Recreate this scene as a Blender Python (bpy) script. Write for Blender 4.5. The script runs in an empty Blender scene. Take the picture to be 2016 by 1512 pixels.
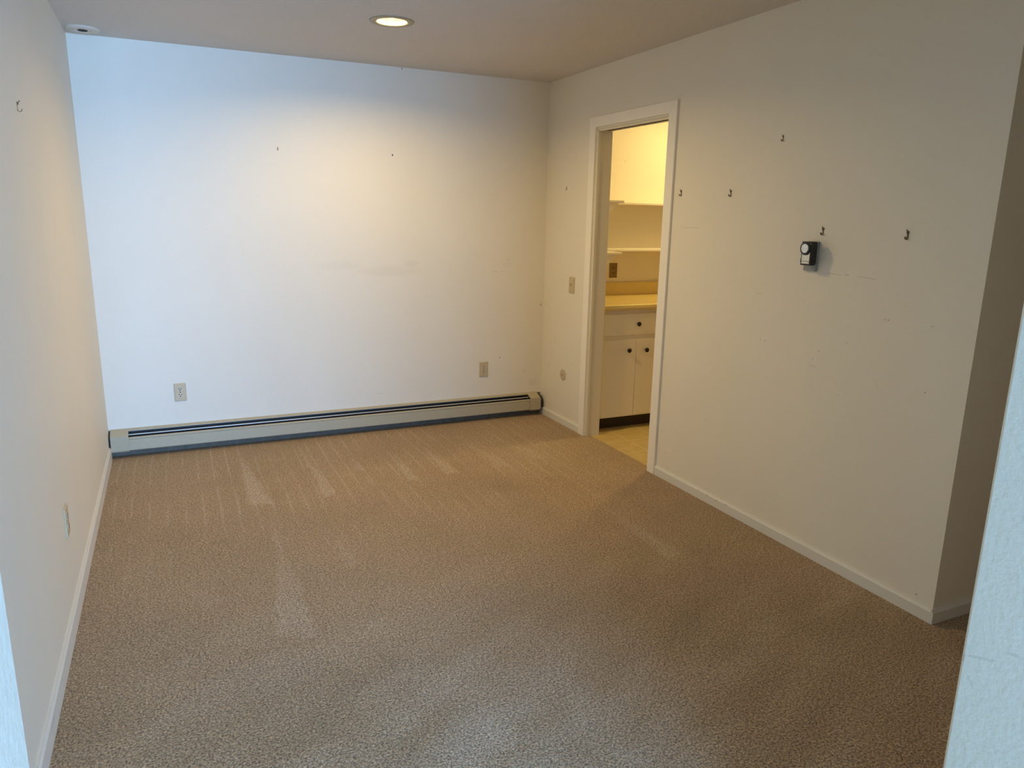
import bpy, bmesh, math, random
from mathutils import Vector, Matrix, noise
PI = math.pi
scene = bpy.context.scene
COL = scene.collection

# ------------------------------------------------------------------ camera
H = 2.44            # ceiling height
W = 2.994           # room width (x of the right wall)
cam_data = bpy.data.cameras.new('camera')
cam = bpy.data.objects.new('camera', cam_data)
COL.objects.link(cam)
yaw, pitch, roll = math.radians(24.93678), math.radians(12.88627), math.radians(1.09098)
F = Vector((math.sin(yaw) * math.cos(pitch), math.cos(yaw) * math.cos(pitch), -math.sin(pitch)))
R = Vector((math.cos(yaw), -math.sin(yaw), 0))
U = R.cross(F)
R2 = math.cos(roll) * R + math.sin(roll) * U
U2 = -math.sin(roll) * R + math.cos(roll) * U
m = Matrix((R2, U2, -F)).transposed().to_4x4()
m.translation = Vector((0.41905, -4.99230, 1.50719))
cam.matrix_world = m
cam_data.sensor_width = 36
cam_data.lens = 1448.1 / 2016 * 36
cam_data.clip_start = 0.02
scene.camera = cam

# ------------------------------------------------------------------ view, world, big lights
scene.view_settings.view_transform = 'Standard'
scene.view_settings.look = 'None'
scene.view_settings.gamma = 1
scene.view_settings.use_curve_mapping = False
scene.view_settings.exposure = 0.0
scene.cycles.use_denoising = True
scene.cycles.max_bounces = 14
scene.cycles.diffuse_bounces = 10
scene.cycles.sample_clamp_indirect = 8

world = bpy.data.worlds.new('world')
scene.world = world
world.use_nodes = True
wn = world.node_tree
wn.nodes['Background'].inputs['Color'].default_value = (0.30, 0.56, 1.0, 1)
wn.nodes['Background'].inputs['Strength'].default_value = 0.3


def area(name, loc, rot, sx, sy, power, color, spread=180, shape='RECTANGLE'):
    d = bpy.data.lights.new(name, 'AREA')
    d.shape = shape
    d.size = sx
    d.size_y = sy
    d.energy = power
    d.color = color
    d.spread = math.radians(spread)
    o = bpy.data.objects.new(name, d)
    o.location = loc
    o.rotation_euler = rot
    COL.objects.link(o)
    return o

# daylight through the living room's big window behind the camera (the window is built below)
WIN = dict(x0=0.30, x1=2.70, z0=0.06, z1=2.08, y=-8.2)
area('window_daylight', ((WIN['x0'] + WIN['x1']) / 2, WIN['y'] - 0.02, (WIN['z0'] + WIN['z1']) / 2),
     (PI / 2, 0, 0), WIN['x1'] - WIN['x0'], WIN['z1'] - WIN['z0'], 705, (0.242, 0.518, 1.0))
# recessed ceiling lamp of this room, inside its can
area('can_lamp_light', (1.52, -1.125, H + 0.016), (0, 0, 0), 0.10, 0.10, 24, (1.0, 0.695, 0.243), 180, 'DISK')
# pantry ceiling lamp
area('pantry_lamp_light', (4.15, -0.68, H - 0.026), (0, 0, 0), 0.15, 0.15, 14.8, (1.0, 0.77, 0.32), 180, 'DISK')

# ------------------------------------------------------------------ helpers
def link(o):
    COL.objects.link(o)
    return o


def build(name, bm, mat, parent=None, smooth=False, bevel=0.0, seg=2, kind=None):
    bmesh.ops.recalc_face_normals(bm, faces=bm.faces)
    me = bpy.data.meshes.new(name)
    bm.to_mesh(me)
    bm.free()
    if smooth:
        for p in me.polygons:
            p.use_smooth = True
    o = link(bpy.data.objects.new(name, me))
    me.materials.append(mat)
    if parent is not None:
        o.parent = parent
    if bevel:
        b = o.modifiers.new('bevel', 'BEVEL')
        b.width = bevel
        b.segments = seg
        b.limit_method = 'ANGLE'
        b.angle_limit = math.radians(40)
        if smooth is False:
            o.data.set_sharp_from_angle(angle=math.radians(30)) if hasattr(o.data, 'set_sharp_from_angle') else None
    if kind:
        o['kind'] = kind
    return o


def thing(name, label, cat, loc, rz=0.0, group=None):
    o = link(bpy.data.objects.new(name, None))
    o.empty_display_size = 0.05
    o.location = loc
    o.rotation_euler = (0, 0, rz)
    o['label'] = label
    o['category'] = cat
    if group:
        o['group'] = group
    return o


def tag(o, label, cat, group=None):
    o['label'] = label
    o['category'] = cat
    if group:
        o['group'] = group
    return o


def add_box(bm, x0, x1, y0, y1, z0, z1):
    vs = [bm.verts.new(p) for p in ((x0, y0, z0), (x1, y0, z0), (x1, y1, z0), (x0, y1, z0),
                                    (x0, y0, z1), (x1, y0, z1), (x1, y1, z1), (x0, y1, z1))]
    for f in ((3, 2, 1, 0), (4, 5, 6, 7), (0, 1, 5, 4), (1, 2, 6, 5), (2, 3, 7, 6), (3, 0, 4, 7)):
        bm.faces.new([vs[i] for i in f])
    return bm


def box(*a):
    return add_box(bmesh.new(), *a)


def add_prism(bm, pts, axis, a0, a1):
    """closed profile extruded along an axis; pts are the two other coordinates in x,y,z order"""
    def P(p, a):
        if axis == 0: return (a, p[0], p[1])
        if axis == 1: return (p[0], a, p[1])
        return (p[0], p[1], a)
    A = [bm.verts.new(P(p, a0)) for p in pts]
    B = [bm.verts.new(P(p, a1)) for p in pts]
    bm.faces.new(A)
    bm.faces.new(B[::-1])
    n = len(pts)
    for i in range(n):
        j = (i + 1) % n
        bm.faces.new((A[i], B[i], B[j], A[j]))
    return bm


def add_sheet(bm, pts, axis, a0, a1, t):
    """bent sheet of metal: an open polyline given thickness t, extruded along an axis"""
    n = len(pts)
    off = []
    for i, p in enumerate(pts):
        d = Vector((0, 0))
        if i > 0:
            e = (Vector(p) - Vector(pts[i - 1])).normalized(); d += Vector((-e.y, e.x))
        if i < n - 1:
            e = (Vector(pts[i + 1]) - Vector(p)).normalized(); d += Vector((-e.y, e.x))
        d.normalize()
        off.append((p[0] + d.x * t, p[1] + d.y * t))
    return add_prism(bm, list(pts) + off[::-1], axis, a0, a1)


def add_lathe(bm, prof, seg=32, axis='z', cap=True):
    """profile of (radius, height) turned round z or round the local -y axis"""
    rings = []
    for r, h in prof:
        if r < 1e-6:
            p = (0, 0, h) if axis == 'z' else (0, -h, 0)
            rings.append([bm.verts.new(p)])
        else:
            ring = []
            for k in range(seg):
                a = 2 * PI * k / seg
                c, s = r * math.cos(a), r * math.sin(a)
                ring.append(bm.verts.new((c, s, h) if axis == 'z' else (c, -h, s)))
            rings.append(ring)
    for a, b in zip(rings, rings[1:]):
        if len(a) == 1 and len(b) == 1:
            continue
        for k in range(seg):
            j = (k + 1) % seg
            if len(a) == 1:
                bm.faces.new((a[0], b[k], b[j]))
            elif len(b) == 1:
                bm.faces.new((a[k], b[0], a[j]))
            else:
                bm.faces.new((a[k], b[k], b[j], a[j]))
    return bm


def add_tube(bm, pts, r, seg=8):
    rings = []
    n = len(pts)
    for i, p in enumerate(pts):
        p = Vector(p)
        t = (Vector(pts[min(i + 1, n - 1)]) - Vector(pts[max(i - 1, 0)])).normalized()
        up = Vector((1, 0, 0)) if abs(t.x) < 0.9 else Vector((0, 1, 0))
        u = t.cross(up).normalized()
        v = t.cross(u)
        rings.append([bm.verts.new(p + r * (math.cos(2 * PI * k / seg) * u + math.sin(2 * PI * k / seg) * v)) for k in range(seg)])
    for a, b in zip(rings, rings[1:]):
        for k in range(seg):
            j = (k + 1) % seg
            bm.faces.new((a[k], a[j], b[j], b[k]))
    bm.faces.new(rings[0][::-1])
    bm.faces.new(rings[-1])
    return bm


def copy_tree(o, parent=None):
    c = o.copy()
    link(c)
    if parent is not None:
        c.parent = parent
    for ch in list(o.children):
        copy_tree(ch, c)
    return c

# ------------------------------------------------------------------ materials
class NT:
    def __init__(self, name, rough=0.6, metal=0.0, spec=0.5):
        self.m = bpy.data.materials.new(name)
        self.m.use_nodes = True
        self.t = self.m.node_tree
        self.b = self.t.nodes['Principled BSDF']
        self.b.inputs['Roughness'].default_value = rough
        self.b.inputs['Metallic'].default_value = metal
        self.b.inputs['Specular IOR Level'].default_value = spec
        self.pos = self.n('ShaderNodeNewGeometry').outputs['Position']

    def n(self, t, **kw):
        x = self.t.nodes.new(t)
        for k, v in kw.items():
            setattr(x, k, v)
        return x

    def l(self, a, b):
        self.t.links.new(a, b)

    def noise(self, scale, detail=2, rough=0.5, vec=None, dist=0.0):
        x = self.n('ShaderNodeTexNoise')
        x.inputs['Scale'].default_value = scale
        x.inputs['Detail'].default_value = detail
        x.inputs['Roughness'].default_value = rough
        x.inputs['Distortion'].default_value = dist
        self.l(vec or self.pos, x.inputs['Vector'])
        return x.outputs['Fac']

    def map(self, loc=(0, 0, 0), rot=(0, 0, 0), scale=(1, 1, 1), typ='POINT', vec=None):
        x = self.n('ShaderNodeMapping', vector_type=typ)
        x.inputs['Location'].default_value = loc
        x.inputs['Rotation'].default_value = rot
        x.inputs['Scale'].default_value = scale
        self.l(vec or self.pos, x.inputs['Vector'])
        return x.outputs[0]

    def rng(self, v, a, b, c=0.0, d=1.0, smooth=True):
        x = self.n('ShaderNodeMapRange')
        if smooth:
            x.interpolation_type = 'SMOOTHSTEP'
        for k, val in zip(('From Min', 'From Max', 'To Min', 'To Max'), (a, b, c, d)):
            x.inputs[k].default_value = val
        self.l(v, x.inputs['Value'])
        return x.outputs[0]

    def math(self, op, a, b=0.0, c=None):
        x = self.n('ShaderNodeMath', operation=op)
        for i, v in enumerate((a, b) if c is None else (a, b, c)):
            if isinstance(v, (int, float)):
                x.inputs[i].default_value = v
            else:
                self.l(v, x.inputs[i])
        return x.outputs[0]

    def mix(self, fac, a, b):
        x = self.n('ShaderNodeMix', data_type='RGBA')
        for s, v in ((x.inputs[0], fac), (x.inputs[6], a), (x.inputs[7], b)):
            if isinstance(v, (tuple, list)):
                s.default_value = (*v, 1) if len(v) == 3 else v
            elif isinstance(v, (int, float)):
                s.default_value = v
            else:
                self.l(v, s)
        return x.outputs[2]

    def bump(self, h, strength, dist):
        x = self.n('ShaderNodeBump')
        x.inputs['Strength'].default_value = strength
        x.inputs['Distance'].default_value = dist
        self.l(h, x.inputs['Height'])
        self.l(x.outputs[0], self.b.inputs['Normal'])

    def color(self, c):
        s = self.b.inputs['Base Color']
        if isinstance(c, (tuple, list)):
            s.default_value = (*c, 1)
        else:
            self.l(c, s)


def paint(name, col, rough=0.55, peel=0.0012, scale=130, marks=(), spec=0.35, ceiling=False):
    t = NT(name, rough, 0, spec)
    v = t.noise(1.3, 3, 0.6)
    base = t.mix(t.rng(v, 0.3, 0.7), tuple(c * 0.975 for c in col), col)
    for (loc, rot, sc, k) in marks:           # scuffs, smudges, nail holes and drawn dent shading
        mp = t.map(loc, rot, sc, 'TEXTURE')
        ln = t.n('ShaderNodeVectorMath', operation='LENGTH')
        t.l(mp, ln.inputs[0])
        f = t.rng(ln.outputs['Value'], 0.35, 1.0, k, 0.0)
        base = t.mix(f, base, (0.16, 0.12, 0.09))
    t.color(base)
    h = t.noise(scale, 2.5, 0.55)
    if ceiling:
        h2 = t.noise(scale * 0.35, 1.5)
        h = t.math('ADD', t.rng(h, 0.35, 0.75), t.math('MULTIPLY', h2, 0.6))
    t.bump(h, 0.35 if not ceiling else 0.6, peel)
    return t.m


def plain(name, col, rough=0.5, metal=0.0, spec=0.5, var=0.04, scale=40, bump=0.0):
    t = NT(name, rough, metal, spec)
    v = t.noise(scale, 3)
    t.color(t.mix(t.rng(v, 0.3, 0.7), tuple(c * (1 - var) for c in col), tuple(min(1, c * (1 + var)) for c in col)))
    if bump:
        t.bump(v, 0.3, bump)
    return t.m

BIG = 1e4
def mR(y, z, ly, lz, k, ang=0.0):   # mark on the right wall: lies in the y-z plane
    return ((W, y, z), (ang, 0, 0), (BIG, ly, lz), k)
def mB(x, z, lx, lz, k, ang=0.0):   # mark on the back wall
    return ((x, 0, z), (0, ang, 0), (lx, BIG, lz), k)

OXR = 1.561
WALL = (0.81, 0.745, 0.615)
right_marks = [mR(-1.70, 1.462, .10, .0022, .28), mR(-1.76, 1.462, .03, .004, .12),
    mR(-2.69, 1.2905, .07, .0026, .30, 0.04), mR(-2.76, 1.2915, .02, .004, .30), mR(-2.86, 1.287, .07, .0025, .30, .05),
    mR(-2.262, 1.163, .026, .003, .22), mR(-2.303, .944, .004, .004, .6), mR(-2.328, .944, .004, .004, .7),
    mR(-2.972, 1.131, .004, .004, .6), mR(-2.984, 1.131, .004, .004, .7), mR(-2.962, 1.131, .003, .003, .5),
    mR(-3.169, 1.132, .004, .003, .6), mR(-3.178, 1.133, .004, .003, .5), mR(-2.63, .909, .003, .010, .4),
    mR(-2.635, .879, .03, .006, .12), mR(-2.79, .78, .003, .005, .45), mR(-3.182, .88, .005, .004, .6),
    mR(-3.27, .083, .005, .005, .8), mR(-2.66, .95, .005, .004, .4), mR(-2.80, 1.01, .005, .004, .35),
    mR(-1.95, .45, .02, .006, .10), mR(-1.62, .16, .006, .006, .4), mR(-1.70, .20, .006, .005, .3),
    mR(-.20, .62, .010, .05, .12), mR(-.16, .50, .012, .06, .10, .4), mR(-.12, .40, .03, .03, .08),
    mR(-2.31, 1.85, .02, .02, .0)]
back_marks = [mB(2.592, 1.104, .022, .0022, .45), mB(2.645, 1.106, .028, .0022, .30, -.05), mB(2.69, 1.19, .020, .004, .22, .6),
    mB(2.68, 1.155, .05, .03, .05), mB(2.971, .85, .014, .018, .35), mB(1.80, 1.12, .28, .05, .06), mB(1.45, 1.16, .20, .04, .04),
    mB(1.95, 1.17, .08, .03, .07), mB(2.84, .34, .03, .02, .07), mB(1.40, .23, .002, .012, .25), mB(.91, .30, .003, .012, .16),
    mB(1.70, .26, .05, .003, .12), mB(2.92, .25, .05, .05, .08), mB(.97, 1.88, .004, .04, .03)]
M = {}
M['wall'] = paint('wall_paint', WALL)
M['wall_right'] = paint('wall_paint_right', WALL, marks=right_marks)
M['wall_back'] = paint('wall_paint_back', WALL, marks=back_marks)
M['wall_front'] = paint('wall_paint_front', WALL, peel=0.0024, scale=95, marks=[
    ((OXR, -4.350, .824), (-.35, 0, 0), (.05, .036, .0035), .16), ((OXR, -4.398, .858), (-.2, 0, 0), (.05, .020, .004), .14),
    ((OXR, -4.342, .776), (.9, 0, 0), (.05, .016, .003), .14), ((OXR, -4.325, .810), (0, 0, 0), (.05, .004, .012), .2)])  # jamb dent and crease: their shading drawn as dark marks
M['ceiling'] = paint('ceiling_paint', (0.70, 0.65, 0.58), 0.85, peel=0.0035, scale=170, spec=0.1, ceiling=True)
M['pantry_wall'] = paint('pantry_paint', (0.80, 0.74, 0.62), marks=[
    ((3.66, 0, 1.93), (0, .4, 0), (.018, BIG, .004), .35), ((3.86, 0, 1.90), (0, -.5, 0), (.025, BIG, .003), .22)])
M['trim'] = paint('trim_paint', (0.90, 0.84, 0.73), 0.38, peel=0.0003, scale=60)
M['jamb'] = paint('jamb_paint', (0.78, 0.73, 0.58), 0.40, peel=0.0003, scale=60)
M['heater'] = plain('heater_enamel', (0.45, 0.395, 0.27), 0.38, 0.0, 0.5, 0.02)
M['heater_in'] = plain('heater_inner_shade', (0.012, 0.013, 0.016), 0.6)  # near-black stands for shade in the slots and open ends
M['heater_back'] = plain('heater_back_panel', (0.14, 0.115, 0.085), 0.6, 0, .3, 0.12, 25)
M['damper'] = plain('damper_metal', (0.42, 0.40, 0.36), 0.35, 0.2)
M['ivory'] = plain('ivory_plastic', (0.56, 0.455, 0.28), 0.38, 0, .5, 0.02)
M['ivory_face'] = plain('ivory_receptacle', (0.60, 0.50, 0.33), 0.38, 0, .5, 0.02)
M['slot'] = plain('dark_slot', (0.01, 0.009, 0.008), 0.7)
M['steel'] = plain('screw_steel', (0.55, 0.54, 0.5), 0.35, 0.9)
M['brass'] = plain('aged_brass', (0.13, 0.085, 0.035), 0.45, 0.5, .5, 0.15, 300)
M['antique'] = plain('antique_brass_plate', (0.24, 0.17, 0.07), 0.35, 0.85, .5, 0.35, 350)
M['black'] = plain('black_plastic', (0.008, 0.008, 0.010), 0.28)
M['gray_clear'] = plain('grey_backplate', (0.30, 0.31, 0.30), 0.3)
M['knob'] = plain('black_knob', (0.006, 0.005, 0.007), 0.22)
M['white_plastic'] = plain('white_plastic', (0.72, 0.71, 0.68), 0.4)
M['cabinet'] = paint('cabinet_paint', (0.87, 0.81, 0.64), 0.42, peel=0.0004, scale=45)
M['toe'] = plain('toe_kick', (0.030, 0.018, 0.012), 0.6)
M['laminate'] = plain('yellow_laminate', (0.70, 0.55, 0.22), 0.30, 0, .5, 0.02)
M['shelf'] = paint('shelf_paint', (0.82, 0.76, 0.64), 0.42, peel=0.0003, scale=50)
M['window_frame'] = plain('window_frame', (0.75, 0.75, 0.74), 0.4)

# brushed dial: anisotropic sheen painted as colour streaks radiating from the centre
def brushed():
    t = NT('spun_aluminium', 0.22, 1.0)
    tc = t.n('ShaderNodeTexCoord')
    sp = t.n('ShaderNodeSeparateXYZ')
    t.l(tc.outputs['Object'], sp.inputs[0])
    a = t.math('ARCTAN2', sp.outputs[2], sp.outputs[0])
    cb = t.n('ShaderNodeCombineXYZ')
    t.l(a, cb.inputs[0])
    f = t.noise(2.2, 3, .6, cb.outputs[0])
    t.color(t.mix(t.rng(f, .3, .7), (0.42, 0.37, 0.28), (0.93, 0.90, 0.80)))
    return t.m
M['dial'] = brushed()
M['silver'] = plain('brushed_silver_panel', (0.66, 0.60, 0.46), 0.25, 0.85, .5, 0.06, 90)

def emis(name, col, s):
    t = NT(name, 0.5)
    t.color((0.8, 0.8, 0.8))
    t.b.inputs['Emission Color'].default_value = (*col, 1)
    t.b.inputs['Emission Strength'].default_value = s
    return t.m
M['bulb'] = emis('lit_bulb', (1.0, 0.80, 0.48), 14)
M['pantry_bulb'] = emis('lit_pantry_bulb', (1.0, 0.72, 0.35), 1.5)

# carpet -------------------------------------------------------------
def carpet():
    t = NT('carpet', 0.95, 0, 0.08)
    t.b.inputs['Sheen Weight'].default_value = 0.25
    t.b.inputs['Sheen Roughness'].default_value = 0.5
    t.b.inputs['Sheen Tint'].default_value = (0.9, 0.82, 0.72, 1)
    wob = t.n('ShaderNodeTexNoise')
    wob.inputs['Scale'].default_value = 1.2
    t.l(t.pos, wob.inputs['Vector'])
    tuft = t.noise(150, 3.0, 0.65, dist=0.4)
    tuft2 = t.noise(70, 2.0, 0.6)
    big = t.noise(1.1, 4, 0.6)
    mid = t.noise(5.0, 3, 0.6)
    at = t.n('ShaderNodeAttribute', attribute_name='nap_and_light')
    nap_and_light = at.outputs['Fac']
    # rows of wheel marks left by a vacuum, running to the back wall
    sp = t.n('ShaderNodeSeparateXYZ')
    t.l(t.pos, sp.inputs[0])
    wv = t.math('MULTIPLY', t.math('SINE', t.math('ADD', t.math('MULTIPLY', sp.outputs[0], 2 * PI / 0.083),
                t.math('MULTIPLY', t.noise(0.9, 1), 5.0))), 1.0)
    rows = t.rng(wv, 0.84, 0.98)
    dots = t.rng(t.math('SINE', t.math('MULTIPLY', sp.outputs[1], 2 * PI / 0.022)), -.2, .8)
    fade = t.rng(sp.outputs[1], -2.3, -0.9)
    rows = t.math('MULTIPLY', t.math('MULTIPLY', rows, t.math('ADD', t.math('MULTIPLY', dots, .5), .5)),
                  t.math('MULTIPLY', fade, t.rng(t.noise(2.2, 2), .38, .62)))
    base = (0.405, 0.278, 0.158)
    c = t.mix(t.rng(big, .3, .7), tuple(x * .93 for x in base), tuple(x * 1.05 for x in base))
    c = t.mix(t.rng(mid, .3, .7), c, t.mix(0.10, c, (0.30, 0.22, 0.15)))
    c = t.mix(t.math('MULTIPLY', rows, .52), c, (0.56, 0.46, 0.34))
    # nap > 0: lighter vacuumed pile plus light painted at doorway and front, nap < 0: trodden pile
    c = t.mix(t.rng(nap_and_light, 0, 1, 0, .60, False), c, (0.56, 0.45, 0.33))
    c = t.mix(t.rng(nap_and_light, 0, -1, 0, .62, False), c, (0.20, 0.13, 0.07))
    # yarn tone, with the shade between tufts painted dark
    k = t.math('MULTIPLY', t.rng(tuft, .38, .63, .44, 1.66, False), t.rng(tuft2, .35, .65, .90, 1.10, False))
    cb = t.n('ShaderNodeCombineXYZ')
    for i in range(3):
        t.l(k, cb.inputs[i])
    mu = t.n('ShaderNodeMix', data_type='RGBA', blend_type='MULTIPLY')
    mu.inputs[0].default_value = 1.0
    t.l(c, mu.inputs[6])
    t.l(cb.outputs[0], mu.inputs[7])
    c = mu.outputs[2]
    t.color(c)
    h = t.math('ADD', t.math('MULTIPLY', tuft, 1.0), t.math('MULTIPLY', tuft2, 0.8))
    t.bump(h, 0.95, 0.010)
    return t.m
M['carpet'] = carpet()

def vinyl():
    t = NT('vinyl_tiles', 0.35, 0, 0.5)
    mp = t.map((-3.235, 0.88, 0))
    sp = t.n('ShaderNodeSeparateXYZ')
    t.l(mp, sp.inputs[0])
    def line(s, off):
        f = t.math('PINGPONG', t.math('ADD', s, off), 0.118)
        return t.rng(f, 0.0, 0.005, 1, 0)
    f = t.math('MAXIMUM', line(sp.outputs[0], 0), line(sp.outputs[1], 0))
    v = t.noise(14, 4, .6)
    c = t.mix(t.rng(v, .3, .7), (0.47, 0.345, 0.13), (0.55, 0.41, 0.17))
    t.color(t.mix(t.math('MULTIPLY', f, .65), c, (0.80, 0.66, 0.38)))
    return t.m
M['vinyl'] = vinyl()

# ------------------------------------------------------------------ the setting
ST = 'structure'
FY0, FY1 = -4.46, -4.32       # wall with the wide opening the camera looks through
OX0, OX1 = 0.276, 1.561
T = 0.116                     # partition thickness
PX = W + T                    # pantry side of the right wall
DY0, DY1, DZ = -1.457, -0.690, 2.045   # pantry doorway
RY = -3.344                   # where the right wall ends and the hall turns off

# floor: carpet with a fine grid that carries the pile's tone and painted light
def inside(poly, x, y):
    c = False
    n = len(poly)
    for i in range(n):
        x1, y1 = poly[i]; x2, y2 = poly[(i + 1) % n]
        if (y1 > y) != (y2 > y) and x < (x2 - x1) * (y - y1) / (y2 - y1) + x1:
            c = not c
    return c

def seg_d(x, y, a, b):
    dx, dy = b[0] - a[0], b[1] - a[1]
    u = max(0, min(1, ((x - a[0]) * dx + (y - a[1]) * dy) / (dx * dx + dy * dy + 1e-12)))
    return math.hypot(x - a[0] - u * dx, y - a[1] - u * dy)

wedges = [([(0.727, -0.133), (0.700, -1.14), (0.825, -1.150)], .62), ([(1.095, -0.149), (1.085, -1.179), (1.155, -1.139)], .62),
    ([(1.372, -0.352), (1.352, -0.813), (1.390, -0.824)], .60), ([(1.612, -0.40), (1.582, -1.093), (1.645, -1.094)], .62),
    ([(1.858, -0.35), (1.815, -1.084), (1.905, -1.067)], .55), ([(0.785, -1.194), (0.765, -1.72), (0.80, -1.787)], .50),
    ([(0.79, -1.72), (0.765, -1.72), (0.665, -2.457), (0.815, -2.55), (0.815, -2.095)], .42),
    ([(1.03, -1.60), (1.015, -2.042), (1.09, -2.016)], .42), ([(2.437, -1.70), (2.365, -2.50), (2.475, -2.48)], .38),
    ([(1.972, -3.094), (2.767, -3.070), (2.975, -3.055), (2.80, -3.12), (2.3, -3.20)], .22),
    ([(2.403, -0.418), (2.400, -1.022), (2.545, -1.013)], .22), ([(2.165, -0.391), (2.150, -1.072), (2.240, -1.052)], .32),
    ([(1.365, -.93), (1.395, -.93), (1.405, -1.08), (1.375, -1.12), (1.355, -1.05)], .50),
    ([(0.40, -2.00), (0.50, -2.05), (0.53, -2.13), (0.44, -2.16)], .40)]
strokes = [((0.0, -1.197), (0.55, -1.186), .008, .30), ((0.55, -1.186), (2.177, -1.14), .008, .25), ((0.38, -1.20), (0.46, -1.13), .012, .25),
    ((1.05, -1.10), (2.08, -1.09), .014, .22), ((0.43, -2.35), (0.78, -2.62), .02, .22), ((1.97, -3.094), (2.98, -3.06), .012, .22),
    ((2.55, -3.02), (2.56, -3.14), .012, .20), ((2.56, -3.12), (2.75, -3.17), .012, .20), ((2.56, -3.02), (2.60, -3.12), .010, -.25),
    ((2.45, -2.50), (2.98, -2.48), .05, -.20), ((2.53, -2.45), (2.50, -2.70), .05, -.22),
    ((1.45, -1.2), (1.70, -2.2), .012, .22), ((1.75, -1.2), (1.95, -2.2), .012, .18), ((1.20, -1.2), (1.32, -2.0), .010, .15),
    ((2.35, -1.6), (2.40, -2.5), .010, .18), ((2.6, -1.6), (2.62, -2.45), .018, -.15), ((1.27, -.55), (1.30, -1.10), .012, .22),
    ((1.45, -.2), (1.40, -1.10), .006, .22), ((1.72, -.2), (1.66, -1.10), .006, .22), ((1.50, -.50), (1.90, -.46), .006, -.30)]
smears_and_light = [(1.45, -3.15, .50, .40, .34), (.95, -3.45, .45, .25, .15), (1.62, -3.6, .30, .3, .2), (2.45, -.95, .40, .38, .30), (2.05, -1.25, .42, .30, -.20), (2.05, -1.38, .12, .10, -.30), (2.35, -1.40, .09, .03, -.35), (2.37, -1.36, .08, .02, -.35),  # some paint light: daylight at the front, lamp spill by the doorway
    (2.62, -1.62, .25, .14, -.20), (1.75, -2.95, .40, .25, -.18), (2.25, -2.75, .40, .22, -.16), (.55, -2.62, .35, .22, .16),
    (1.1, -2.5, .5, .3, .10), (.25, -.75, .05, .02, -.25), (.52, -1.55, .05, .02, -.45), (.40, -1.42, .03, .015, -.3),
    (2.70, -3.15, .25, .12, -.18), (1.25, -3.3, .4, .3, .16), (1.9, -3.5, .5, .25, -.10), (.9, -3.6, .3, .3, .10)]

def nap_and_light_at(x, y):
    v = 0.0
    jx = x + 0.012 * noise.noise(Vector((x * 14, y * 14, 0))) + .006 * noise.noise(Vector((x * 60, y * 60, 3)))
    jy = y + 0.014 * noise.noise(Vector((x * 13, y * 13, 7))) + .006 * noise.noise(Vector((x * 60, y * 60, 9)))
    for poly, k in wedges:
        if inside(poly, jx, jy):
            e = min(seg_d(jx, jy, poly[i], poly[(i + 1) % len(poly)]) for i in range(len(poly)))
            g = .55 + .45 * min(1, e / .018)
            tip = min(1, .45 + math.hypot(jx - poly[0][0], jy - poly[0][1]) * .9)
            v = max(v, 1.3 * k * g * tip * (1 + .5 * noise.noise(Vector((x * 35, y * 35, 1)))))
    for a, b, w_, k in strokes:
        d = seg_d(jx, jy, a, b)
        if d < w_:
            v += k * (1 - (d / w_) ** 2) * (0.55 + .9 * noise.noise(Vector((x * 25, y * 25, 5))))
    for cx_, cy_, rx, ry, k in smears_and_light:
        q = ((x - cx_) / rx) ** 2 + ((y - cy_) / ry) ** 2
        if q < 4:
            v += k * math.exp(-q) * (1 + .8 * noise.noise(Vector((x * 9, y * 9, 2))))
    # broad sweeps of the cleaner near the opening
    s = noise.noise(Vector((x * 2.2 + y * 2.0, y * 6.5 - x * 3.0, 4)))
    near = max(0, min(1, (-y - 2.0) / 1.0))
    v += near * 0.42 * s + near * .34 * noise.noise(Vector((x * 5 - y * 7, x * 1.2 + y * 1.5, 11))) + 0.08 * noise.noise(Vector((x * 7, y * 2, 8)))
    return max(-1, min(1, v))

def make_floor():
    bm = bmesh.new()
    def grid(x0, x1, y0, y1, step):
        nx = max(1, round((x1 - x0) / step)); ny = max(1, round((y1 - y0) / step))
        vs = [[bm.verts.new((x0 + (x1 - x0) * i / nx, y0 + (y1 - y0) * j / ny, 0)) for j in range(ny + 1)] for i in range(nx + 1)]
        for i in range(nx):
            for j in range(ny):
                bm.faces.new((vs[i][j], vs[i + 1][j], vs[i + 1][j + 1], vs[i][j + 1]))
    grid(-0.01, 3.0, FY1, 0.01, 0.0125)
    grid(3.0, 4.72, FY1, RY + .01, 0.05)
    grid(3.0, 3.036, DY0 - .02, DY1 + .02, 0.018)
    grid(-2.62, 4.72, WIN['y'] - .02, FY1, 0.08)
    me = bpy.data.meshes.new('floor')
    bm.to_mesh(me)
    bm.free()
    a = me.attributes.new('nap_and_light', 'FLOAT', 'POINT')
    a.data.foreach_set('value', [nap_and_light_at(v.co.x, v.co.y) if -0.02 < v.co.x < 3.02 and v.co.y > FY1 - .01 else 0.0 for v in me.vertices])
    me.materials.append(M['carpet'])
    o = link(bpy.data.objects.new('floor', me))
    o['kind'] = ST
make_floor()
build('floor', box(3.036, 4.53, -3.23, 0.0, -0.05, -0.006), M['vinyl'], kind=ST)

# walls
build('wall_left', box(-T, 0, FY1, T, 0, H), M['wall'], kind=ST)
build('wall_back', box(-T, 4.53, 0, T, -.05, H), M['wall_back'], kind=ST)
bm = bmesh.new()
add_box(bm, W, PX, DY1 + .018, 0, 0, H)
add_box(bm, W, PX, DY0 - .018, DY1 + .018, DZ + .075, H)
add_box(bm, W, PX, RY + T, DY0 - .018, 0, H)
add_box(bm, W, 4.72, RY, RY + T, 0, H)
build('wall_right', bm, M['wall_right'], kind=ST)
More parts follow.
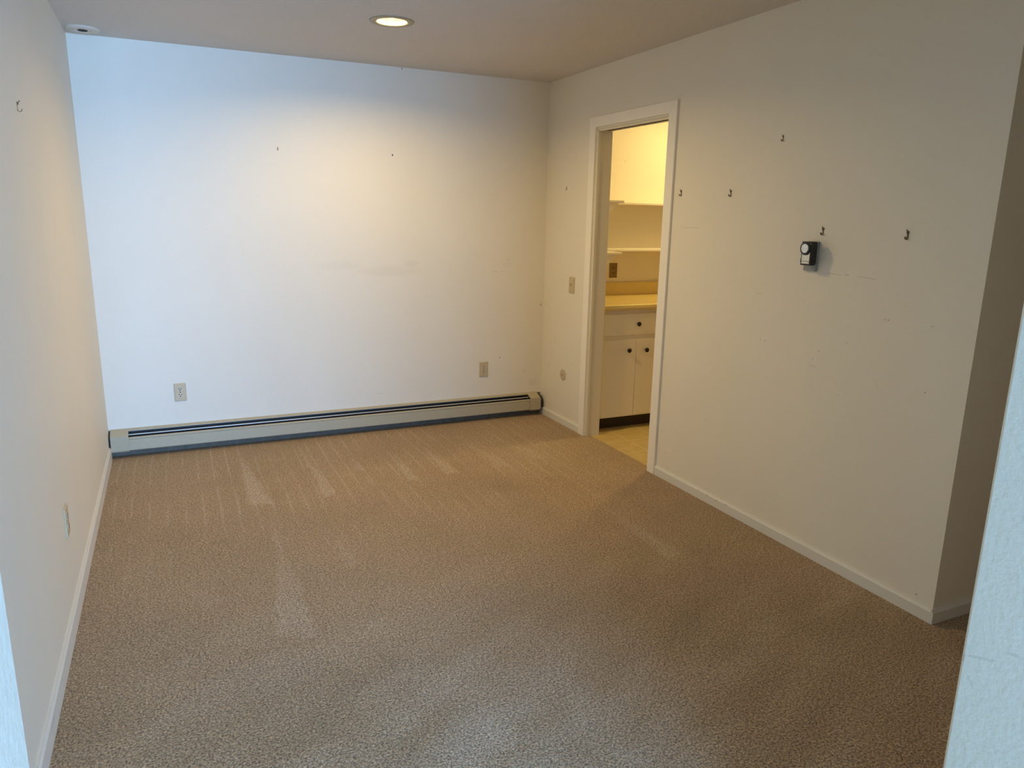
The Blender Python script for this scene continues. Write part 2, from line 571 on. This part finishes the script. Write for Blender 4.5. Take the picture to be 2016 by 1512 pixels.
# paint of the pantry side is warmer: thin lining boards of its own
build('wall_pantry', box(PX, 4.53, -.004, 0, -.006, H), M['pantry_wall'], kind=ST)
build('wall_pantry', box(4.41, 4.53, RY + T, -.004, -.006, H), M['pantry_wall'], kind=ST)
build('wall_hall', box(4.60, 4.72, FY1, RY, 0, H), M['wall'], kind=ST)

# the opening: near wall with rounded drywall corners
bm = bmesh.new()
add_box(bm, -2.62, OX0, FY0, FY1, 0, H)
b1 = build('wall_front', bm, M['wall_front'], kind=ST, bevel=0.006, seg=3)
bm = bmesh.new()
add_box(bm, OX1, 4.72, FY0, FY1, 0, H)
# the jamb's dent shading is drawn in its paint material
o = build('wall_front', bm, M['wall_front'], kind=ST, bevel=0.006, seg=3)
# living room behind the camera
build('wall_rear', box(-2.74, -2.62, WIN['y'], FY1, 0, H), M['wall'], kind=ST)
build('wall_rear', box(4.72, 4.84, WIN['y'], FY1 + .1, 0, H), M['wall'], kind=ST)
bm = bmesh.new()
wy0, wy1 = WIN['y'] - .14, WIN['y']
add_box(bm, -2.74, WIN['x0'], wy0, wy1, 0, H)
add_box(bm, WIN['x1'], 4.84, wy0, wy1, 0, H)
add_box(bm, WIN['x0'], WIN['x1'], wy0, wy1, 0, WIN['z0'])
add_box(bm, WIN['x0'], WIN['x1'], wy0, wy1, WIN['z1'], H)
build('wall_rear', bm, M['wall'], kind=ST)
bm = bmesh.new()
for k in range(4):
    x = WIN['x0'] + (WIN['x1'] - WIN['x0'] - .05) * k / 3
    add_box(bm, x, x + .05, wy1 - .01, wy1 + .03, WIN['z0'], WIN['z1'])
for z in (WIN['z0'], WIN['z1'] - .05):
    add_box(bm, WIN['x0'], WIN['x1'], wy1 - .01, wy1 + .03, z, z + .05)
build('window_1', bm, M['window_frame'], kind=ST)

# ceiling with the round hole of the can light
CX, CY, CR = 1.52, -1.125, 0.074
def make_ceiling():
    bm = bmesh.new()
    X0, X1, Y0, Y1 = -2.74, 4.84, WIN['y'] - .14, T
    s = 0.16
    def q(x0, x1, y0, y1):
        bm.faces.new([bm.verts.new((x, y, H)) for x, y in ((x0, y0), (x0, y1), (x1, y1), (x1, y0))])
    q(X0, CX - s, Y0, Y1); q(CX + s, X1, Y0, Y1); q(CX - s, CX + s, Y0, CY - s); q(CX - s, CX + s, CY + s, Y1)
    n = 64
    inn, out = [], []
    for k in range(n):
        a = 2 * PI * k / n
        c, d = math.cos(a), math.sin(a)
        f = s / max(abs(c), abs(d))
        inn.append(bm.verts.new((CX + CR * c, CY + CR * d, H)))
        out.append(bm.verts.new((CX + f * c, CY + f * d, H)))
    for k in range(n):
        j = (k + 1) % n
        bm.faces.new((inn[k], out[k], out[j], inn[j]))
    me = bpy.data.meshes.new('ceiling')
    bm.to_mesh(me); bm.free()
    me.materials.append(M['ceiling'])
    o = link(bpy.data.objects.new('ceiling', me))
    o['kind'] = ST
make_ceiling()

# baseboards: flat board with an eased, slightly proud top
def bb_prof(h, t=0.012):
    return [(0, 0), (t, 0), (t, h - .012), (t * .55, h - .004), (t * .45, h), (0, h)]
def baseboard(name, wall, a0, a1, h):
    bm = bmesh.new()
    if wall == 'left':
        add_prism(bm, [(p[0], p[1]) for p in bb_prof(h)], 1, a0, a1)
    elif wall == 'right':
        add_prism(bm, [(W - p[0], p[1]) for p in bb_prof(h)], 1, a0, a1)
    else:
        add_prism(bm, [(RY - p[0], p[1]) for p in bb_prof(h)], 0, a0, a1)
    return build(name, bm, M['base_worn'] if name != 'x' else M['trim'], kind=ST)
M['base_worn'] = paint('baseboard_paint', (0.74, 0.70, 0.61), 0.42, peel=0.0005, scale=70, marks=[
    ((W - .012, -1.95 - .075 * k, .046 - .002 * (k % 3)), (0, 0, 0), (.05, .006 + .004 * (k % 4), .0035), .45) for k in range(5)] + [
    ((.012, -3.05, .045), (.5, 0, 0), (.05, .10, .006), .35), ((.012, -2.75, .05), (.2, 0, 0), (.05, .05, .005), .30),
    ((.012, -1.05, .03), (0, 0, 0), (.05, .010, .006), .6), ((.012, -.9, .02), (0, 0, 0), (.05, .012, .006), .6),
    ((.012, -3.6, .05), (.3, 0, 0), (.05, .12, .008), .30)])
baseboard('baseboard_left', 'left', FY1, -0.078, .080)
baseboard('baseboard_right', 'right', DY1 + .079, -0.002, .058)
baseboard('baseboard_right', 'right', RY, DY0 - .079, .058)
baseboard('baseboard_hall', 'hall', W - .012, 4.60, .058)

# doorway to the pantry: casing, split jamb of a pocket door and its track
door = link(bpy.data.objects.new('door_1', None))
door.location = (W, (DY0 + DY1) / 2, 0)
door['kind'] = ST
def dpart(name, bm, mat, bevel=0.0015):
    bmesh.ops.translate(bm, verts=bm.verts, vec=-Vector(door.location))
    return build(name, bm, mat, door, bevel=bevel)
CW = 0.071
ct = 0.014
def casing_side(y_in, y_out):
    bm = bmesh.new()
    add_prism(bm, [(y_in, -.004), (y_out, -.004), (y_out, 2.136), (y_in, 2.072)], 0, W - ct, W)
    return bm
dpart('casing', casing_side(DY1 + .006, DY1 + .006 + CW), M['trim'])
dpart('casing', casing_side(DY0 - .006, DY0 - .006 - CW), M['trim'])
bm = bmesh.new()
add_prism(bm, [(DY1 + .006, 2.072), (DY1 + .006 + CW, 2.136), (DY0 - .006 - CW, 2.136), (DY0 - .006, 2.072)], 0, W - ct, W)
dpart('casing', bm, M['trim'])
for y0, y1 in ((DY1, DY1 + .018), (DY0 - .018, DY0)):
    bm = bmesh.new()
    add_box(bm, W, PX, y0, y1, -.006, DZ + .02)
    dpart('jamb', bm, M['jamb'])
# narrow stop strips on the jamb nearest the back wall
bm = box(W + .002, W + .020, DY1 - .010, DY1, -.004, DZ)
dpart('door_stop', bm, M['jamb'], .001)
bm = box(W, W + .010, DY0, DY1, 2.061, DZ + .075)
dpart('head_stop', bm, M['jamb'], .001)
bm = box(W + .010, W + .030, DY0, DY1, 2.050, DZ + .075)
dpart('head_jamb', bm, M['jamb'], .001)
bm = box(PX - .014, PX, DY0, DY1, 2.055, DZ + .075)
dpart('head_jamb', bm, M['jamb'], .001)
bm = bmesh.new()
add_box(bm, W + .031, PX - .0145, DY0, DY1, 2.066, DZ + .070)  # dark block paints the unlit slot around the track rails
add_box(bm, W + .055, W + .062, DY0, DY1, 2.056, 2.066)
add_box(bm, W + .078, W + .085, DY0, DY1, 2.056, 2.066)
dpart('track_and_slot_shade', bm, M['toe'], 0)

# ------------------------------------------------------------------ baseboard heater on the back wall
ht = thing('baseboard_heater', 'long grey-beige baseboard radiator running along the foot of the back wall', 'heater', (1.48, 0, 0))
hx = 1.48
XL, XR = 0.006, 2.960
C0, C1 = 0.108, 2.864
bm = box(.0008 - hx, W - .0125 - hx, -.004, -.0005, 0.001, .166)
build('back_panel', bm, M['heater_back'], ht)
bm = bmesh.new()
add_sheet(bm, [(-.001, .172), (-.024, .164), (-.024, .158)], 0, C0 - hx, C1 - hx, .0015)
build('top_flange', bm, M['heater'], ht)
bm = bmesh.new()
add_box(bm, C0 - hx, C1 - hx, -.010, -.006, .045, .160)
add_box(bm, C0 - hx, C1 - hx, -.062, -.010, .090, .108)
for k in range(0, 230):
    x = C0 + .02 + k * .0118
    add_box(bm, x - hx, x + .0008 - hx, -.062, -.012, .055, .112)
build('heating_element', bm, M['heater_in'], ht)
bm = bmesh.new()
add_sheet(bm, [(-.041, .1455), (-.047, .1430), (-.0475, .1400)], 0, C0 - hx, C1 - hx, .0012)
build('damper', bm, M['damper'], ht)
bm = bmesh.new()
add_sheet(bm, [(-.060, .1315), (-.070, .1325), (-.0745, .129), (-.0745, .121), (-.0715, .1185), (-.0745, .116), (-.075, .052), (-.070, .047), (-.058, .047)], 0, C0 - hx, C1 - hx, .0015)
build('front_panel', bm, M['heater'], ht)
prof = [(-.001, .1725), (-.030, .163), (-.072, .146), (-.078, .140), (-.078, .050), (-.070, .041), (-.012, .041)]
def end_cap(x0, x1):
    bm = bmesh.new()
    add_sheet(bm, prof, 0, x0 - hx, x1 - hx, .0018)
    return bm
cap_mat = M['heater']
build('end_cap', end_cap(XL + .004, C0 + .002), cap_mat, ht, bevel=.0008)
# rounded closed outer end at the right
bm = bmesh.new()
add_sheet(bm, prof, 0, C1 - .002 - hx, XR - .026 - hx, .0018)
prev = None
rp = [(-.001, .1725), (-.030, .163), (-.072, .146), (-.078, .140), (-.078, .050), (-.070, .041), (-.012, .041)]
for k in range(7):
    a = k / 6 * PI / 2
    dx = .026 * math.sin(a); sh = .020 * (1 - math.cos(a))
    ring = []
    for (y, z) in rp:
        cz = .10
        zz = z + (-sh if z > .12 else (sh * .6 if z < .06 else 0))
        yy = y + (sh * .6 if y < -.05 else 0)
        ring.append(bm.verts.new((XR - .026 + dx - hx, yy, zz)))
    if prev:
        for i in range(len(ring) - 1):
            bm.faces.new((prev[i], ring[i], ring[i + 1], prev[i + 1]))
    prev = ring
build('end_cap', bm, cap_mat, ht)
# open sides of the caps: black fills painted as their inner shade
bm = bmesh.new()
add_prism(bm, [(-.001, .165), (-.030, .156), (-.070, .139), (-.0745, .050), (-.066, .044), (-.001, .044)], 0, XL - hx, XL + .0035 - hx)
build('open_side_shade', bm, M['heater_in'], ht)
bm = bmesh.new()
add_prism(bm, [(-.001, .150), (-.040, .140), (-.060, .120), (-.064, .070), (-.050, .055), (-.001, .055)], 0, XR + .0005 - hx, XR + .020 - hx)
build('open_side_shade', bm, M['heater_in'], ht)

# ------------------------------------------------------------------ electrical plates
def plate_bm(w, h, t=.006):
    bm = bmesh.new()
    i = .004
    A = [bm.verts.new(p) for p in ((-w/2, 0, -h/2), (w/2, 0, -h/2), (w/2, 0, h/2), (-w/2, 0, h/2))]
    B = [bm.verts.new(p) for p in ((-w/2, -t*.5, -h/2), (w/2, -t*.5, -h/2), (w/2, -t*.5, h/2), (-w/2, -t*.5, h/2))]
    C = [bm.verts.new(p) for p in ((-w/2+i, -t, -h/2+i), (w/2-i, -t, -h/2+i), (w/2-i, -t, h/2-i), (-w/2+i, -t, h/2-i))]
    for P, Q in ((A, B), (B, C)):
        for k in range(4):
            j = (k + 1) % 4
            bm.faces.new((P[k], P[j], Q[j], Q[k]))
    bm.faces.new(C); bm.faces.new(A[::-1])
    return bm

def screw(parent, x, z, y=-.006, mat='steel', r=.0032):
    bm = bmesh.new()
    add_lathe(bm, [(r, 0), (r, .0008), (r * .6, .0016), (0, .0018)], 14, 'y')
    bmesh.ops.translate(bm, verts=bm.verts, vec=(x, y, z))
    return build('screw', bm, M[mat], parent)

def receptacle(parent, z, mat):
    bm = bmesh.new()
    pts = []
    for k in range(28):
        a = 2 * PI * k / 28
        x, zz = .0172 * math.cos(a), .0172 * math.sin(a)
        pts.append((x, max(-.0135, min(.0135, zz)) + z))
    add_prism(bm, pts, 1, -.0075, -.003)
    r = build('receptacle', bm, M[mat], parent)
    for sx, hh in ((-.0065, .0085), (.0065, .0070)):
        build('slot', box(sx - .0019, sx + .0019, -.0080, -.0070, z + .0045 - hh / 2, z + .0045 + hh / 2), M['slot'], r)
    bm = bmesh.new()
    add_lathe(bm, [(.0034, 0), (.0034, .0005), (0, .0005)], 12, 'y')
    bmesh.ops.translate(bm, verts=bm.verts, vec=(0, -.0075, z - .0065))
    build('slot', bm, M['slot'], r)
    return r

def outlet(label, loc, rz, mat='ivory', face='ivory_face', group='duplex wall outlets', scr='slot'):
    t = thing('wall_outlet', label, 'outlet', loc, rz, group)
    build('cover_plate', plate_bm(.070, .114), M[mat], t)
    receptacle(t, .0195, face)
    receptacle(t, -.0195, face)
    screw(t, 0, 0, mat=scr)
    return t
outlet('ivory duplex outlet low on the back wall near the left corner', (0.421, -.0005, 0.378), 0)
outlet('ivory duplex outlet low on the back wall near the right corner', (2.502, -.0005, 0.380), 0)
outlet('dark brass duplex outlet above the yellow pantry counter', (3.600, -.0045, 1.101), 0, 'antique', 'antique', scr='steel')
t = thing('wall_plate', 'ivory wall plate low on the left wall seen edge-on', 'wall plate', (0.0005, -2.01, 0.378), PI / 2)
build('cover_plate', plate_bm(.070, .114, .006), M['ivory'], t)
receptacle(t, .0195, 'ivory_face'); receptacle(t, -.0195, 'ivory_face'); screw(t, 0, 0, y=-.006)

t = thing('light_switch', 'ivory toggle light switch on the right wall beside the doorway', 'light switch', (W - .0005, -.430, 1.038), -PI / 2)
t.rotation_euler = (0, math.radians(1.5), -PI / 2)
build('cover_plate', plate_bm(.070, .114, .008), M['ivory'], t)
bm = bmesh.new()
add_prism(bm, [(-.008, -.010), (-.008, .010), (-.019, .012), (-.021, .006)], 0, -.004, .004)
build('toggle', bm, M['ivory_face'], t, bevel=.001)
for z in (.030, -.030):
    screw(t, 0, z, y=-.008, mat='ivory_face')

t = thing('cable_cover_plate', 'round ivory cover plate low on the right wall near the corner', 'wall plate', (W - .0005, -.343, .372), -PI / 2)
bm = bmesh.new()
add_lathe(bm, [(.041, 0), (.041, .003), (.037, .006), (.010, .0068), (0, .0068)], 40, 'y')
build('disc', bm, M['ivory'], t, smooth=False)
bm = bmesh.new()
add_lathe(bm, [(.0048, .006), (.0048, .0076), (0, .0076)], 14, 'y')
build('cable_hole', bm, M['slot'], t)
bm = bmesh.new()
add_lathe(bm, [(.0035, .006), (.0030, .0078), (0, .0080)], 12, 'y')
bmesh.ops.translate(bm, verts=bm.verts, vec=(0.002, 0, -.024))
build('screw', bm, M['ivory_face'], t)

# ------------------------------------------------------------------ picture hooks
def hook_parts(t, s=1.0, mat='brass'):
    pts = [(.0005, .013), (.0005, -.008), (.0018, -.0125), (.0055, -.0150), (.0095, -.0130), (.0115, -.0080), (.0120, -.0055)]
    pts = [(-p * s, z * s) for p, z in pts]
    bm = bmesh.new()
    add_sheet(bm, pts, 0, -.0038 * s, .0038 * s, .0012 * s)
    build('hook', bm, M[mat], t)
    bm = bmesh.new()
    add_sheet(bm, [(-.0005 * s, .014 * s), (-.0045 * s, .0125 * s), (-.0040 * s, .0065 * s), (-.0008 * s, .0045 * s)], 0, -.0042 * s, .0042 * s, .0009 * s)
    build('nail_guide', bm, M[mat], t)
    bm = bmesh.new()
    add_tube(bm, [(0, -.0075 * s, .0170 * s), (0, -.0002, .0075 * s)], .0011 * s, 8)
    add_tube(bm, [(0, -.0080 * s, .0177 * s), (0, -.0070 * s, .0165 * s)], .0026 * s, 10)
    build('nail', bm, M[mat], t)

G = 'brass picture hooks left in the walls'
hooks = [((W, -.305, 1.700), -PI/2, .62, 'tiny picture hook on the right wall between the corner and the doorway'),
    ((W, -1.603, 1.645), -PI/2, 1.0, 'brass picture hook just right of the door casing'),
    ((W, -2.003, 1.637), -PI/2, 1.0, 'brass picture hook level with and right of the one by the door casing'),
    ((W, -2.322, 1.873), -PI/2, .80, 'highest picture hook on the right wall'),
    ((W, -2.609, 1.467), -PI/2, 1.0, 'brass picture hook directly above the black and silver wall device'),
    ((W, -3.019, 1.463), -PI/2, 1.05, 'brass picture hook nearest the end of the right wall'),
    ((0, -1.945, 1.831), PI/2, 1.0, 'lone picture hook high on the left wall'),
    ((1.092, 0, 1.888), 0, .55, 'small picture hook on the left half of the back wall')]
hm = {}
for i, (loc, rz, s, lab) in enumerate(hooks):
    t = thing('picture_hook', lab, 'picture hook', loc, rz, G)
    hook_parts(t, s * 1.05, hm.get(i, 'brass'))

def nail(loc, rz, r, lab, l=.008):
    bm = bmesh.new()
    add_lathe(bm, [(r * .5, 0), (r * .5, l - .002), (r, l - .0015), (r * .9, l), (0, l + .0003)], 14, 'y')
    o = build('nail', bm, M['knob'], None)
    o.location = loc
    o.rotation_euler = (0, 0, rz)
    return tag(o, lab, 'nail', 'nails left in the back wall')
nail((1.827, 0, 1.887), 0, .0045, 'dark nail in the upper middle of the back wall', .010)
nail((1.901, 0, 2.432), 0, .0032, 'tiny dark nail in the back wall right under the ceiling', .004)
nail((2.632, 0, .461), 0, .0032, 'tiny dark nail low on the back wall above the right outlet', .004)

# ------------------------------------------------------------------ black and silver device on the right wall
t = thing('wall_device', 'small black box with round silver dial and silver front on the right wall', 'wall device', (W, -2.583, 1.37), -PI / 2)
# local: x = towards the camera along the wall, -y = out of the wall
build('backplate', box(-.052, .0185, -.013, -.0005, -.076, .052), M['gray_clear'], t, bevel=.002)
bm = box(-.029, .029, -.058, -.030, -.050, .052)
add_box(bm, -.027, .016, -.030, -.012, -.046, .048)
build('case', bm, M['black'], t, bevel=.003, seg=3)
build('front_panel', box(-.0205, .0235, -.0620, -.0575, -.0440, .0450), M['silver'], t, bevel=.003, seg=3)
build('front_band', box(-.0202, .0232, -.0628, -.0615, -.0335, -.0315), M['black'], t)
bm = bmesh.new()
add_lathe(bm, [(.0285, .056), (.0285, .0660), (.0270, .0685), (.0200, .0690)], 48, 'y')
bmesh.ops.translate(bm, verts=bm.verts, vec=(0, 0, .0225))
kn = build('dial_ring', bm, M['black'], t)
bm = bmesh.new()
add_lathe(bm, [(.0198, .0640), (.0198, .0697), (.0190, .0702), (0, .0702)], 48, 'y')
d = build('dial_face', bm, M['dial'], kn)
d.location = (0, 0, .0225)
# side latches at the lower corners
build('latch', box(-.0335, -.0285, -.054, -.030, -.040, -.022), M['black'], t, bevel=.001)
build('latch', box(.0285, .0315, -.050, -.030, -.040, -.022), M['black'], t, bevel=.001)

# ------------------------------------------------------------------ ceiling fittings
t = thing('recessed_light', 'lit round recessed ceiling light with a wide metal trim ring', 'ceiling light', (CX, CY, H))
bm = bmesh.new()
add_lathe(bm, [(.0700, .006), (.0705, -.0005), (.0750, -.0040), (.0900, -.0055), (.108, -.0035), (.1120, 0), (.108, .0)], 64)
build('trim_ring', bm, plain('trim_ring_metal', (0.34, 0.29, 0.19), 0.35, 0.3, .5, 0.03), t, smooth=True)
bm = bmesh.new()
pr = [(.0700, .006)]
for k in range(9):
    r = .0705 - .0016 * k
    pr += [(r, .007 + k * .008), (r - .0026, .011 + k * .008)]
pr += [(.054, .085), (.054, .12), (0, .12)]
add_lathe(bm, pr, 64)
build('baffle', bm, plain('baffle_paint', (0.42, 0.36, 0.26), 0.4), t)
bm = bmesh.new()
add_lathe(bm, [(0, .0190), (.030, .0200), (.046, .025), (.0475, .031), (.040, .055), (.020, .09), (.016, .12)], 40)
build('bulb', bm, M['bulb'], t, smooth=True)

t = thing('ceiling_fitting', 'round white ceiling disc with dark centre slot in the left corner', 'ceiling fitting', (.095, -.160, H))
bm = bmesh.new()
add_lathe(bm, [(.084, 0), (.084, -.004), (.078, -.010), (.050, -.014), (.040, -.012), (.034, -.009), (0, -.009)], 48)
build('cover', bm, plain('fitting_plastic', (0.66, 0.59, 0.49), 0.5), t)
bm = bmesh.new()
add_lathe(bm, [(.024, -.0088), (.023, -.0125), (0, -.0125)], 32)
build('vent_opening', bm, M['slot'], t)

# ------------------------------------------------------------------ pantry
KY = -.605     # cabinet face frame
ZF = -.006
cab = thing('base_cabinet', 'cream painted base cabinet with black knobs seen through the doorway', 'cabinet', (3.11, 0, ZF))
def cpart(name, bm, mat, parent=cab, bevel=.0015):
    off = Vector(cab.location)
    bmesh.ops.translate(bm, verts=bm.verts, vec=-off)
    return build(name, bm, mat, parent, bevel=bevel)
CXE = 4.405
bm = bmesh.new()
add_box(bm, PX + .001, CXE, KY, -.006, .086, .100)           # bottom
add_box(bm, PX + .001, CXE, KY + .02, -.006, .100, .872)     # carcass
cpart('body', bm, M['cabinet'], bevel=0)
bm = bmesh.new()
for x0, x1 in ((PX + .001, 3.165), (3.700, 3.790), (4.330, CXE)):
    add_box(bm, x0, x1, KY, KY + .02, .086, .872)
for z0, z1 in ((.086, .106), (.650, .700), (.840, .872)):
    add_box(bm, 3.160, 4.335, KY + .0002, KY + .02, z0, z1)
cpart('face_frame', bm, M['cabinet'], bevel=0)
cpart('toe_kick', box(PX + .001, CXE, KY + .052, KY + .07, ZF + .0005, .086), M['toe'], bevel=0)
def knob(parent, x, z):
    bm = bmesh.new()
    add_lathe(bm, [(.007, 0), (.006, .010), (.011, .014), (.0165, .018), (.0165, .023), (.013, .027), (0, .029)], 28, 'y')
    bmesh.ops.translate(bm, verts=bm.verts, vec=Vector((x, KY - .018, z)) - Vector(cab.location))
    build('knob', bm, M['knob'], parent, smooth=True)
for x0, xs, x1 in ((3.152, 3.4345, 3.716), (3.775, 4.0575, 4.340)):
    dr = cpart('drawer', box(x0, x1, KY - .018, KY, .692, .843), M['cabinet'])
    knob(dr, xs, .770)
    d1 = cpart('door', box(x0, xs - .0015, KY - .018, KY, .098, .660), M['cabinet'])
    knob(d1, xs - .070, .582)
    d2 = cpart('door', box(xs + .0015, x1, KY - .018, KY, .098, .660), M['cabinet'])
    knob(d2, xs + .080, .578)

ctop = thing('countertop', 'yellow laminate countertop with backsplash on the pantry cabinet', 'countertop', (3.11, 0, .872))
bm = bmesh.new()
add_prism(bm, [(-.005, .872), (-.636, .872), (-.645, .876), (-.648, .890), (-.645, .907), (-.636, .912), (-.625, .911), (-.610, .9085), (-.005, .9085)], 0, PX + .001, CXE)
bmesh.ops.translate(bm, verts=bm.verts, vec=(-3.11, 0, -.872))
build('worktop', bm, M['laminate'], ctop)
bm = bmesh.new()
add_prism(bm, [(-.005, .9087), (-.026, .9087), (-.026, 1.002), (-.022, 1.008), (-.005, 1.010)], 0, PX + .001, CXE)
bmesh.ops.translate(bm, verts=bm.verts, vec=(-3.11, 0, -.872))
build('backsplash', bm, M['laminate'], ctop)

def board(label, x0, x1, y0, y1, zt, th=.019, group='painted pantry shelves'):
    o = build('wall_shelf', box(x0, x1, y0, y1, zt - th, zt), M['shelf'], None, bevel=.004, seg=3)
    return tag(o, label, 'shelf', group)
def side_shelf(label, zt):
    t = thing('wall_shelf', label, 'shelf', (PX + .001, -.5, zt), 0, 'painted pantry shelves')
    build('board', box(0, .240, 0, .494, -.019, 0), M['shelf'], t, bevel=.004, seg=3)
    bm = bmesh.new()
    add_prism(bm, [(.0, -.0195), (.195, -.0195), (.195, -.024), (.005, -.205), (0, -.205)], 1, .006, .024)
    build('bracket', bm, M['shelf'], t)
    return t
side_shelf('upper short cream pantry shelf on a triangular bracket, end-on', 1.627)
side_shelf('lower short cream pantry shelf on a triangular bracket, just above the brass outlet', 1.268)
board('upper long cream pantry shelf across the wall below the bright patch', PX + .243, CXE, -.205, -.005, 1.622)
board('lower long cream pantry shelf across the wall above the counter', PX + .243, CXE, -.205, -.005, 1.276)

t = thing('pantry_light', 'round flat pantry ceiling lamp in front of the right half of the counter', 'ceiling light', (4.15, -.68, H))
bm = bmesh.new()
add_lathe(bm, [(.100, 0), (.100, -.010), (.094, -.020), (.084, -.024), (.082, -.018), (0, -.018)], 48)
build('housing', bm, M['white_plastic'], t)
bm = bmesh.new()
add_lathe(bm, [(.081, -.019), (.060, -.022), (0, -.024)], 40)
build('diffuser', bm, M['pantry_bulb'], t, smooth=True)
